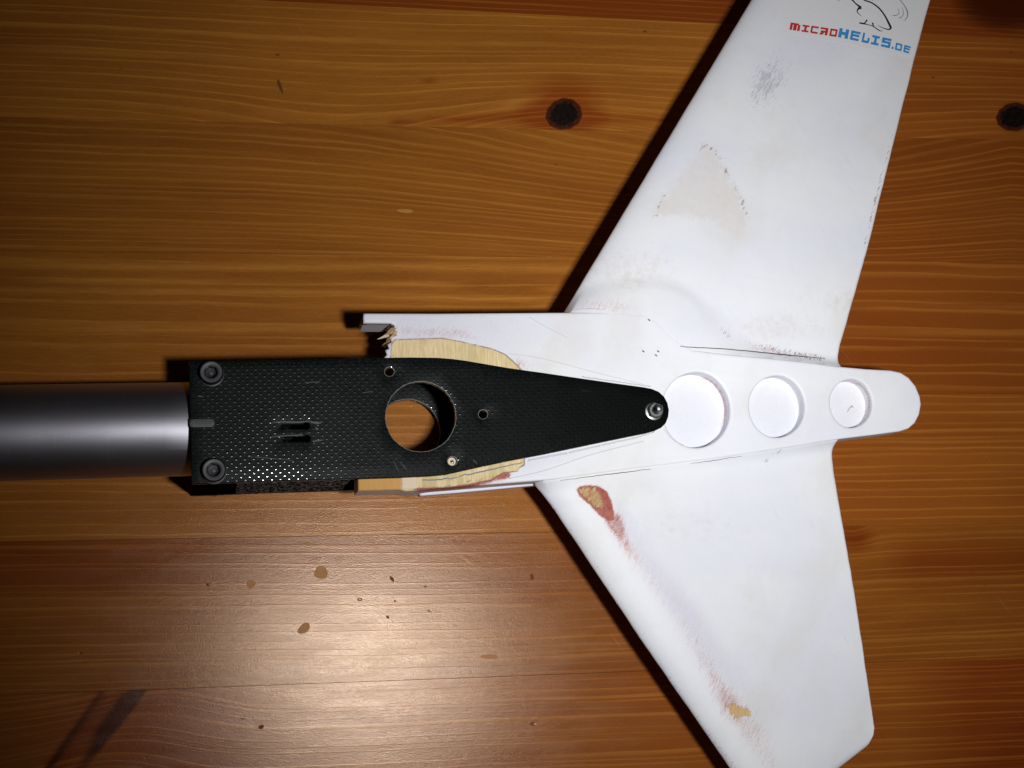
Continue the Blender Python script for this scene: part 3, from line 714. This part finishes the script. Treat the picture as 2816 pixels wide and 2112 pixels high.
def paint_attrs(V, kind, floor=None):
    P = pj(V); z = np.zeros(len(V)); px, py = P[:, 0], P[:, 1]
    a = dict(sd_wood=np.full(len(V), -60.), red=z.copy(), grey=z.copy(), tan=z.copy(), purple=z.copy(), sd_mark=z.copy(), orange=z.copy(), brown=z.copy(), rag=np.full(len(V), 6. if kind == 'core' else 34.))
    if kind == 'core':
        a['sd_wood'] = np.maximum(sdist(P, WOOD1), sdist(P, WOOD2))
        a['orange'] = cl((1108-px)/6)*(py > 1200)
        ztop = zbody(px); side = (V[:, 2] < ztop-1.2)
        br = side & (px < 1110) & (py < 1100)
        a['sd_wood'] = np.where(br, 40, a['sd_wood']); a['brown'] = np.where(br, 1., a['brown'])
        inner = br & (px < 1078) & (py > 893) & (py < 935)
        a['sd_wood'] = np.where(inner, -40, a['sd_wood']); a['tan'] = np.where(inner, .9, a['tan'])
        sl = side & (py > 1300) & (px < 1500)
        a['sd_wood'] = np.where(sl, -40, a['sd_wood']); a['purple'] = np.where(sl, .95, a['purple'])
        d1 = dist(P, WOOD1); out = ~inside(P, WOOD1)
        a['red'] = np.where(out, np.exp(-d1/7)*cl((px-1370)/40)*.75, 0)
        a['red'] = np.maximum(a['red'], seg_amt(P, [(1090, 905, 26, .35), (1180, 915, 26, .42), (1260, 916, 20, .5), (1330, 935, 14, .2)], 1.))
        a['red'] = np.maximum(a['red'], seg_amt(P, [(1428, 1000, 22, .55), (1470, 1015, 18, .2)], 1.))
        d2 = seg_amt(P, [(1146, 1345, 11, 1.), (1225, 1344, 12, 1.), (1290, 1334, 11, 1.), (1352, 1317, 12, 1.), (1395, 1306, 14, 1.)], 1.)
        a['red'] = np.maximum(a['red'], d2)
        a['purple'] = np.maximum(a['purple'], cl(1.1-(px-1080)/620)*.62*(py < 1100))
        a['purple'] = np.maximum(a['purple'], seg_amt(P, [(1330, 1300, 26, .5), (1560, 1250, 26, .45), (1760, 1210, 20, .3)], 1.))
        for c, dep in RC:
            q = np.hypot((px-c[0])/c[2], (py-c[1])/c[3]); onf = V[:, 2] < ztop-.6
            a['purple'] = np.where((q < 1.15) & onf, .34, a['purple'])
            ang = np.arctan2(-(py-c[1])/c[3], (px-c[0])/c[2])
            arc = cl(np.cos(ang-.5)*1.4)
            a['red'] = np.where((q < 1.1) & onf, np.maximum(a['red'], np.exp(-((q-.86)/.07)**2)*(.62 if c[0] != 2137 else .36)*arc), a['red'])
    if kind == 'upper':
        sd = sdist(P, TANP)
        a['tan'] = cl(.5+sd/45)*1.0*(1-.45*cl((py-560)/120))
        nearedge = np.exp(-(sd/6.)**2)*np.maximum(((px > 1925)&(py < 590))*1., (px < 1835)*.8)
        a['sd_mark'] = nearedge*.68
        a['sd_mark'] = np.maximum(a['sd_mark'], seg_amt(P, [(2080, 952, 12, .55), (2170, 974, 16, .66), (2262, 984, 12, .62)], 1.))
        a['sd_mark'] = np.maximum(a['sd_mark'], seg_amt(P, [(2465, 330, 4, .3), (2420, 500, 5, .60), (2395, 600, 5, .6), (2375, 690, 5, .5)], 1.))
        a['sd_mark'] = np.maximum(a['sd_mark'], seg_amt(P, [(1985, 905, 9, .55), (2010, 935, 9, .5)], 1.))
        a['red'] = np.maximum(seg_amt(P, [(1610, 838, 26, .38), (1700, 842, 26, .42), (1770, 850, 14, .15)], 1.),
                              seg_amt(P, [(2020, 930, 14, .2), (2080, 955, 16, .42), (2150, 970, 14, .4), (2220, 982, 8, .3)], 1.))
        a['tan'] = np.maximum(a['tan'], .62*cl(1.2-np.hypot((px-2120)/170, (py-905)/52))+0)
        a['tan'] = np.maximum(a['tan'], .45*cl(1.3-np.hypot((px-1740)/150, (py-745)/80)))
        a['tan'] = np.maximum(a['tan'], .46*cl(1.3-np.hypot((px-2330)/90, (py-830)/40)))
        a['tan'] = np.maximum(a['tan'], .42*np.exp(-((px-(2520-(py-160)*.245))/9)**2)*(py > 420))
        a['grey'] = .62*np.exp(-(((px-2105)*.85+(py-232)*.5)/46)**2-(((py-232)*.85-(px-2105)*.5)/75)**2)+.26*np.exp(-((px-2160)/140)**2-((py-180)/200)**2)
        a['purple'] = .36*cl((500-py)/500)
    if kind == 'lower':
        sr = sdist(P, REDP); sw = sdist(P, WOODR)
        a['sd_wood'] = np.maximum(sw, sdist(P, WSP)-2)
        a['red'] = cl(.35+sr/11)*1.2
        tail = seg_amt(P, [(1688, 1432, 26, .95), (1716, 1490, 24, .55), (1760, 1560, 30, .30), (1850, 1670, 38, .22), (1925, 1790, 38, .32), (1965, 1870, 34, .42), (2010, 1940, 48, .55), (2060, 2000, 52, .38), (2110, 2080, 50, .33), (2140, 2130, 50, .28)], 1.)
        a['red'] = np.maximum(a['red'], np.minimum(tail*1.12, .72)); a['brown'] = np.where(py < 1500, .30, .05); a['orange'] = np.where(py > 1500, .5, .35)
        a['purple'] = 1.0*seg_amt(P, [(1700, 1400, 34, .5), (1790, 1560, 46, .55), (1900, 1700, 52, .72), (1985, 1830, 50, .5), (2100, 1960, 70, .35)], 1.)
        a['tan'] = .36*cl(1.2-np.hypot((px-1900)/210, (py-1440)/95))
        a['sd_mark'] = seg_amt(P, [(2100, 1270, 6, .45), (2150, 1235, 9, .5)], 1.)
        a['grey'] = seg_amt(P, [(1490, 1352, 8, .50), (1628, 1539, 9, .52), (1790, 1780, 9, .50), (1905, 1960, 12, .55), (2020, 2115, 16, .66)], 1.)  # shade along the leading edge painted in as grey streaks
    return a
V, Fc, d = slab(BXY, zb_xy, lambda x, y: zb_xy(x, y)-body_th(x, y), recesses=recs, spacing=.62, r=.55, wall_step=.8)
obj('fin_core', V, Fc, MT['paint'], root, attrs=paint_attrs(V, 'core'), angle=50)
body_conv = lambda x, y: np.array([*body_xy(x, y), float(zbody(x))])

# ------------------------------------------------------------------ the two fins
ZM = 25.6
LE_U = ([1060, 825, 286, 0, -560], [1430, 1571, 1894.5, 2066, 2402])
TE_U = ([1060, 1010, 979, 950, 900, 687, 166, 0, -560], [2294, 2301, 2304, 2309, 2324, 2384, 2513, 2557, 2705])
LE_L = [(1452, 1225), (1471, 1335), (1490, 1357), (1523, 1400), (1616, 1539), (1775, 1777), (1994, 2093), (2060, 2188), (2112, 2264)]
TE_L = [(2296, 1170), (2287, 1232), (2288, 1262), (2294, 1310), (2316, 1440), (2343, 1592), (2365, 1740), (2396, 1950), (2403, 2000), (2400, 2020), (2384, 2052)]
def interp_poly(L, t):
    L = np.array(L, float); s = np.concatenate([[0], np.cumsum(np.linalg.norm(np.diff(L, axis=0), axis=1))]); s /= s[-1]
    return np.stack([np.interp(t, s, L[:, 0]), np.interp(t, s, L[:, 1])], 1)
def halfth(s, T, te, ridge=.17):
    nose = np.sqrt(np.clip(1-(1-np.clip(s/ridge, 0, 1))**1.8, 0, 1))
    aft = np.clip((s-ridge)/(1-ridge), 0, 1)
    h = te+(T/2-te)*(1-aft**1.25)
    end = np.sqrt(np.clip(1-(1-np.clip((1-s)/.012, 0, 1))**2, 0, 1))
    return h*nose*end
def make_fin(name, LE, TE, T0, T1, te, kind, nt=190, ns=190, tipround=None):
    s = np.concatenate([(np.linspace(0, 1, 26)**1.8)*.12, np.linspace(.12, .96, ns-36)[1:], 1-(np.linspace(1, 0, 12)**1.6)*.04])
    s = np.unique(np.round(s, 6)); ns = len(s)
    rows = []; bots = []
    for k in range(nt):
        t = k/(nt-1); l, e = LE[k], TE[k]
        px = l[0]+(e[0]-l[0])*s; py = l[1]+(e[1]-l[1])*s
        XY = np.array([bp(a, b, ZM)[:2] for a, b in zip(px, py)])
        chord = np.linalg.norm(XY[-1]-XY[0])
        T = T0+(T1-T0)*t
        h = halfth(s, T, te)/1.0
        if tipround is not None:
            q = np.clip((1-t)/tipround, 0, 1); h = h*np.sqrt(np.clip(1-(1-q)**2, 0, 1))
        zt = ZM+h; zb = ZM-h
        # filler blending into the core
        ins = inside(XY, BXY); db = dist(XY, BXYc); dd = np.where(ins, 0, db)
        near = np.exp(-((px-1790)/170)**2-((py-885)/110)**2) if kind == 'upper' else 0*px
        near = np.minimum(1, near*1.7); w = 4.2+17*near
        zc = zb_xy(XY[:, 0], XY[:, 1])-.25+.23*near
        u = np.clip(1-dd/w, 0, 1); f = (1-near)*.9*u**2.4+near*(u*u*(3-2*u))
        nose = np.clip(s/.02, 0, 1)
        zt = zt+np.maximum(zc-zt, 0)*f*nose
        zt = np.where(ins & (db > .8+.9*(near > .3)), zt-1.6, zt); zt = np.where(ins & (db > 2.5), 22.5, zt); zb = np.where(ins & (db > 2.5), 22.4, zb)
        rows.append(np.column_stack([XY, zt])); bots.append(np.column_stack([XY, zb]))
    V = np.concatenate(rows+bots); n = nt*ns; Fc = []
    for a in range(nt-1):
        for c in range(ns-1):
            i = a*ns+c; Fc.append((i, i+1, i+ns+1, i+ns)); Fc.append((n+i, n+i+ns, n+i+ns+1, n+i+1))
    for a in range(nt-1):
        i = a*ns; Fc.append((i, i+ns, n+i+ns, n+i)); i = a*ns+ns-1; Fc.append((i, n+i, n+i+ns, i+ns))
    for c in range(ns-1):
        i = c; Fc.append((i, n+i, n+i+1, i+1)); i = (nt-1)*ns+c; Fc.append((i, i+1, n+i+1, n+i))
    f = Fc[0]; nz = np.cross(V[f[1]]-V[f[0]], V[f[2]]-V[f[1]])[2]
    if nz < 0: Fc = [x[::-1] for x in Fc]
    return obj(name, V, Fc, MT['paint'], root, attrs=paint_attrs(V, kind), angle=60), np.array(rows)
BXYc = BXY[::3]
nt = 200; ys = np.linspace(1050, -540, nt)
LEu = np.stack([np.interp(-ys, -np.array(LE_U[0], float), LE_U[1]), ys], 1); TEu = np.stack([np.interp(-ys, -np.array(TE_U[0], float), TE_U[1]), ys], 1)
def nick(L, amp, seed):                       # hand-sanded edges are never quite straight
    rg = np.random.default_rng(seed); n = len(L); k = rg.normal(0, 1, n+12); k = np.convolve(k, np.ones(7)/7, 'valid')[:n]
    L = L.copy(); L[:, 0] += k*amp; return L
LEu = nick(LEu, .8, 1); TEu = nick(TEu, 1.0, 2)
fu, rows_u = make_fin('upper_fin', LEu, TEu, 7.4, 5.8, .8, 'upper', nt=nt, tipround=.03)
tt = np.linspace(0, 1, 180)
fl, rows_l = make_fin('lower_fin', nick(interp_poly(LE_L, tt), 1.0, 3), nick(interp_poly(TE_L, tt), .8, 4), 8.6, 6.4, .8, 'lower', nt=180, tipround=.035)

# height over the upper fin's face, for the sticker and its print
RU = rows_u.reshape(-1, 3)
def fin_conv(px, py, RU=RU):
    z = 28.5
    for _ in range(4):
        p = bp(px, py, z); d2 = (RU[:, 0]-p[0])**2+(RU[:, 1]-p[1])**2; idx = np.argpartition(d2, 4)[:4]
        w = 1/(d2[idx]+1e-4); z = float((RU[idx, 2]*w).sum()/w.sum())
    return np.array([p[0], p[1], z])
RL = rows_l.reshape(-1, 3)

# clear sticker on the upper fin
def patch(name, corners_top, corners_bot, nu, nv, lift, mat, parent, th=.03, conv=fin_conv, label=None):
    """a thin sheet between two polylines (pixels) laid on the surface"""
    a = interp_poly(corners_top, np.linspace(0, 1, nu)); b = interp_poly(corners_bot, np.linspace(0, 1, nu)); V = []; Fc = []
    for j in range(nv):
        for i in range(nu):
            q = a[i]+(b[i]-a[i])*j/(nv-1); p = conv(*q); V.append([p[0], p[1], p[2]+lift])
    n = nu*nv; V = np.array(V); V = np.vstack([V, V-np.array([0, 0, th])])
    for j in range(nv-1):
        for i in range(nu-1):
            k = j*nu+i; Fc.append((k, k+nu, k+nu+1, k+1)); Fc.append((n+k, n+k+1, n+k+nu+1, n+k+nu))
    per = [i for i in range(nu)]+[j*nu+nu-1 for j in range(1, nv)]+[(nv-1)*nu+i for i in range(nu-2, -1, -1)]+[j*nu for j in range(nv-2, 0, -1)]
    for x, y in zip(per, per[1:]+per[:1]): Fc.append((x, y, n+y, n+x))
    f = Fc[0]
    if np.cross(V[f[1]]-V[f[0]], V[f[2]]-V[f[1]])[2] < 0: Fc = [x[::-1] for x in Fc]
    return obj(name, V, Fc, mat, parent, label=label, angle=30)
stk = patch('sticker', [(2158, 89), (2335, 122), (2509, 160)], [(2128, -130), (2350, -110), (2580, -120)], 60, 40, .05, MT['film'], root)

Z5 = lambda x, y: (2080+x/4.424, y/4.424)    # print coordinates read off one enlarged view of the sticker
def base(x): return np.interp(x, [400, 980, 1120, 1635, 1870], [362, 452, 478, 592, 656])
LET = {                                       # strokes as boxes x0,y0,x1,y1 in a unit cell, y up
 'm': [(0, 0, .24, .8), (0, .72, .86, 1.), (.38, 0, .62, .8), (.76, 0, 1, .86)],
 'I': [(0, .72, 1, 1), (.36, .2, .64, .8), (0, 0, 1, .26)],
 'C': [(0, .12, .24, .9), (0, .74, 1, 1), (.1, 0, 1, .26)],
 'R': [(.0, .74, 1, 1), (.70, 0, 1, .8), (.10, .36, .8, .56), (0, 0, .36, .26), (.2, .1, .48, .44)],
 'O': [(0, 0, .26, 1), (.74, 0, 1, 1), (.2, .74, .8, 1), (.2, 0, .8, .26)],
 'H': [(0, 0, .30, 1), (.70, 0, 1, 1), (.25, .36, .75, .66)],
 'E': [(0, 0, .28, 1), (.2, .76, 1, 1), (.2, .40, .88, .62), (.2, 0, .92, .24)],
 'L': [(0, 0, .26, 1), (.2, 0, .8, .26), (.66, .1, .92, .55)],
 'S': [(0, .78, 1, 1), (0, .58, .3, .82), (0, .44, 1, .62), (.74, .2, 1, .5), (0, 0, 1, .24)],
 '.': [(0, 0, 1, .22)],
 'D': [(0, 0, .28, 1), (.74, .06, 1, .94), (.2, .74, .9, 1), (.2, 0, .9, .26)],
}
WORD = [('m', 400, 522, 88, 'redink'), ('I', 546, 630, 84, 'redink'), ('C', 652, 742, 88, 'redink'), ('R', 766, 860, 88, 'redink'), ('O', 884, 972, 90, 'redink'),
        ('H', 990, 1108, 112, 'blueink'), ('E', 1134, 1248, 112, 'blueink'), ('L', 1276, 1374, 116, 'blueink'), ('I', 1390, 1482, 112, 'blueink'), ('S', 1512, 1622, 112, 'blueink'),
        ('.', 1643, 1664, 112, 'blueink'), ('D', 1682, 1762, 86, 'blueink'), ('E', 1784, 1862, 86, 'blueink')]
for ch, x0, x1, h, ink in WORD:
    V = []; Fc = []
    # union of the strokes on a fine cell grid, so the letter is one flat sheet with one outline
    nx, ny = 12, 12; cells = set()
    for (a, b, c, d2) in LET[ch]:
        for i in range(nx):
            for j in range(ny):
                if a-.01 <= (i+.5)/nx <= c+.01 and b-.01 <= (j+.5)/ny <= d2+.01: cells.add((i, j))
    idx = {}
    def vid(i, j, top):
        k = (i, j, top)
        if k not in idx:
            X = x0+(x1-x0)*i/nx; yb = base(X); lean = .2*h*j/ny
            p = fin_conv(*Z5(X+lean, yb-h*j/ny)); idx[k] = len(V); V.append([p[0], p[1], p[2]+(.085 if top else .055)])
        return idx[k]
    for (i, j) in cells:
        q = [vid(i, j, 1), vid(i+1, j, 1), vid(i+1, j+1, 1), vid(i, j+1, 1)]; Fc.append(q)
        for (di, dj, a, b) in ((0, -1, (i, j), (i+1, j)), (1, 0, (i+1, j), (i+1, j+1)), (0, 1, (i+1, j+1), (i, j+1)), (-1, 0, (i, j+1), (i, j))):
            if (i+di, j+dj) not in cells: Fc.append([vid(*a, 0), vid(*b, 0), vid(*b, 1), vid(*a, 1)])
    obj('letter', V, Fc, MT[ink], stk, smooth=False)
for pts, w, ink in (
    ([(1290, -50), (1310, 0), (1400, 35), (1490, 100), (1560, 190), (1605, 275), (1633, 335), (1628, 358)], [8, 16, 16, 18, 18, 24, 26, 14], 'ink'),
    ([(1628, 358), (1585, 356), (1530, 338), (1473, 305)], [18, 12, 8, 3], 'ink'),
    ([(1110, -60), (1165, 0), (1205, 42), (1245, 75), (1268, 96)], [6, 18, 14, 22, 40], 'ink'),
    ([(1274, 92), (1240, 108), (1225, 140), (1245, 170), (1276, 196)], [38, 22, 12, 8, 3], 'ink'),
    ([(1252, 280), (1300, 288), (1360, 302), (1420, 322), (1475, 360), (1510, 378), (1535, 376)], [18, 18, 8, 10, 12, 9, 3], 'ink'),
    ([(1300, 288), (1325, 272), (1345, 243)], [10, 14, 22], 'ink'), ([(1413, 278), (1418, 305), (1436, 338)], [22, 14, 8], 'ink'),
    ([(1716, 100), (1734, 140), (1728, 170), (1700, 188), (1662, 190)], [3, 7, 9, 8, 10], 'greyink'),
    ([(1766, 90), (1786, 140), (1782, 185), (1760, 212), (1733, 220)], [3, 7, 8, 9, 10], 'greyink'),
    ([(1700, -50), (1745, 0), (1800, 70), (1835, 140), (1838, 190), (1820, 230), (1788, 256)], [6, 9, 9, 14, 12, 10, 5], 'greyink'),
    ([(965, -30), (990, 0), (1015, 16)], [10, 7, 3], 'greyink'), ([(1400, -60), (1415, 0), (1416, 18)], [4, 5, 3], 'greyink')):
    P = spline(pts, 6); V, Fc = ribbon_mesh([Z5(*p) for p in P], [x/4.424 for x in w], None, .09, .03, conv=fin_conv)
    obj('drawn_line', V, Fc, MT[ink], stk)

# ------------------------------------------------------------------ cracks, pencil, splinters, nut
conv_core = body_conv
def line_on(name, pts, w, mat, conv, lift=.03, n=8, jit=0., parent=root):
    P = spline(pts, n)
    if jit: P = P+rng.normal(0, jit, P.shape)
    V, Fc = ribbon_mesh(P, w, None, lift, .03, conv=conv); obj(name, V, Fc, mat, parent)
def squiggle(x0, y0, x1, y1, amp, step, skip=.0):
    P = []; L = math.hypot(x1-x0, y1-y0); n = int(L/step)
    for i in range(n+1):
        t = i/n; s = (-1 if i % 2 else 1)*amp*rng.uniform(.4, 1.1)
        P.append((x0+(x1-x0)*t-.16*s, y0+(y1-y0)*t+s))
    return P
for a in ((1452, 1265, 1560, 1246), (1565, 1244, 1650, 1226), (1655, 1224, 1740, 1205), (1742, 1205, 1800, 1188)):
    line_on('pencil_mark', squiggle(*a, 3.6, 3.4), [1.7], MT['pencil'], body_conv, n=1)
line_on('pencil_mark', [(1160, 1320), (1215, 1318), (1260, 1312)], [3, 4, 2], MT['pencil'], body_conv, jit=.9)
line_on('pencil_mark', [(1262, 1310), (1330, 1296), (1400, 1280), (1436, 1272)], [3, 4, 3, 2.5], MT['pencil'], body_conv, jit=.9)
line_on('pencil_mark', [(1228, 1340), (1238, 1334)], [3, 2], MT['pencil'], body_conv); line_on('pencil_mark', [(1284, 1326), (1295, 1320)], [3, 2], MT['pencil'], body_conv)
line_on('pencil_mark', squiggle(1600, 1036, 1790, 1063, 1.8, 4.), [1.4], MT['pencil'], body_conv, n=1)
for pts, w in (([(1400, 972), (1500, 988), (1640, 1025), (1770, 1057)], .9), ([(1455, 872), (1500, 898), (1560, 928)], .8),
               ([(1400, 1316), (1500, 1293), (1620, 1252), (1770, 1213)], 1.3), ([(1825, 1180), (1850, 1208), (1880, 1224)], 1.)):
    line_on('hairline_crack', pts, [w], MT['hair'], body_conv, .02)
fin_all = lambda x, y: fin_conv(x, y)
low_conv = lambda x, y: fin_conv(x, y, RL)
line_on('open_joint', [(1842, 950), (1900, 955), (1980, 959), (2060, 966), (2150, 975), (2268, 986)], [.8, 2.2, 2.4, 2.6, 3.2, 1.5], MT['crack'], fin_conv, .10, jit=.35)
line_on('open_joint', [(1540, 1322), (1620, 1311), (1700, 1301), (1790, 1290)], [1, 1.6, 2.2, 1.], MT['crack'], low_conv, .10, jit=.5)
line_on('open_joint', [(1900, 1275), (1960, 1267), (2040, 1255)], [.8, 1.6, .8], MT['crack'], low_conv, .10, jit=.5)
line_on('open_joint', [(1570, 852), (1620, 849), (1665, 852)], [.6, 1.6, .8], MT['hair'], fin_conv, .12, jit=.3)
for c in ((1769, 966), (1804, 977), (1810, 966), (1785, 880)):
    line_on('dirt_speck', [(c[0]-4, c[1]-2), (c[0], c[1]), (c[0]+3, c[1]+3)], [1, 4, 1.5], MT['crack'], body_conv, .04)

def floor_conv(x, y):
    p = bp(x, y, float(zbody(x))-4.38); return p
line_on('glue_smear', [(2330, 1133), (2337, 1122), (2343, 1117), (2346, 1121)], [2, 3, 4, 2], MT['hair'], floor_conv, .03)

# thin sheeting that peeks out below the core's lower edge
sh = [(1153, 1360), (1250, 1352), (1350, 1343), (1480, 1330), (1480, 1290), (1153, 1300)]
Q = resample(np.array([bp(x, y+4, 23.)[:2] for x, y in sh]), 1.)
V, Fc, d = slab(Q, lambda x, y: 23+0*x, lambda x, y: 20.2+0*x, spacing=1.5, r=.3)
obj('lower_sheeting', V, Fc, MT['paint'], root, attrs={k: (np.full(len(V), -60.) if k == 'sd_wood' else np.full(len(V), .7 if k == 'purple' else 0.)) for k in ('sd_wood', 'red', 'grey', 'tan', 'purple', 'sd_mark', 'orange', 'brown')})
# pale batten glued across the plywood
Q = resample(np.array([body_xy(*p) for p in [(1104, 1300), (1145, 1300), (1147, 1343), (1106, 1346)]]), .8)
V, Fc, d = slab(Q, lambda x, y: zb_xy(x, y)+.22, lambda x, y: zb_xy(x, y)-.5, spacing=1.2, r=.15)
obj('glued_batten', V, Fc, MT['palewood'], root)
# dowel end in the plate's lower small hole, with a nail
p = plate_conv(1243, 1268.5)
V, Fc = disc_rings((p[0], p[1], p[2]-1.85), [(1.12, 0), (1.12, 1.3), (1., 1.5), (.45, 1.55), (.4, 1.4)], 28); dw = obj('dowel', V, Fc, MT['palewood'], root)
V, Fc = disc_rings((p[0]+.15, p[1]-.25, p[2]-1.85), [(.42, 1.4), (.42, 1.6), (.3, 1.68), (.01, 1.7)], 18); obj('nail', V, Fc, MT['steel'], dw)

# torn end of the core: splinters
def shard(a, b, za, zb, w, mat):
    A0, B0 = bp(*a, za), bp(*b, zb); ax = B0-A0; L = np.linalg.norm(ax); ax /= L
    u = np.cross(ax, [0, 0, 1.]); u /= np.linalg.norm(u)+1e-9; v = np.cross(ax, u); V = []; Fc = []
    for k, f in enumerate((0, .35, .7, 1.)):
        ww = w*(1-f**1.5)+.03
        bend = u*(.25*w*math.sin(f*5))
        for (cu, cv) in ((-1, -.5), (1, -.6), (.8, .6), (-.9, .5)): V.append(A0+ax*L*f+bend+u*cu*ww*rng.uniform(.7, 1.2)+v*cv*ww)
        if k:
            for i in range(4): Fc.append(((k-1)*4+i, (k-1)*4+(i+1) % 4, k*4+(i+1) % 4, k*4+i))
    Fc += [(3, 2, 1, 0), (12, 13, 14, 15)]
    obj('splinter', np.array(V), Fc, mat, root, smooth=False)
for s in (((1070, 924), (1037, 932), 29, 27, .42, 'palewood'), ((1072, 938), (1050, 950), 29, 26, .35, 'wood'), ((1078, 915), (1056, 920), 30.5, 29, .4, 'wood'), ((1084, 905), (1064, 912), 31, 29.5, .5, 'wood'),
          ((1074, 950), (1053, 944), 27, 25, .3, 'palewood'), ((1072, 960), (1056, 968), 28, 24, .4, 'darkwood'), ((1080, 895), (1062, 906), 30, 28, .4, 'darkwood'), ((1075, 930), (1060, 942), 31, 28, .5, 'wood'),
          ((1070, 968), (1058, 978), 30, 26, .45, 'wood'), ((1088, 918), (1070, 932), 31.4, 30, .5, 'wood'), ((1076, 945), (1064, 956), 30.8, 28, .4, 'darkwood'), ((1083, 900), (1074, 893), 31.3, 31, .4, 'darkwood'),
          ((1068, 955), (1052, 952), 24, 22, .35, 'wood'), ((1090, 910), (1078, 926), 31.5, 31.0, .5, 'wood')):
    shard(*s[:5], MT[s[5]])

# nut and threaded rod at the pointed end
p = plate_conv(1798, 1131)
V, Fc = disc_rings(p, [(2.5, 0.), (2.5, .3), (2.4, .36), (1.2, .38)], 32); obj('washer', V, Fc, MT['steel'], root)
V, Fc = disc_rings(p, [(2.15, .36, 1), (2.2, .5, 1), (2.2, 1.7, 1), (2.0, 1.95, 1), (1.75, 2.05), (1.15, 2.05), (1., 1.9)], 48); obj('nut', V, Fc, MT['steel'], root, angle=25)
prof = [(1.02, -3.)]; z = 0.
while z < 5.0: prof += [(.88, z), (1.03, z+.2)]; z += .4
prof += [(.85, 5.3), (.5, 5.42), (.01, 5.44)]
V, Fc = disc_rings(p, prof, 24); obj('threaded_rod', V, Fc, MT['steel'], root, angle=80)
V, Fc = tube_mesh((p[0], p[1], 2.0), (p[0], p[1], 30), 1., 20); obj('bolt_shaft', V, Fc, MT['steel'], root)
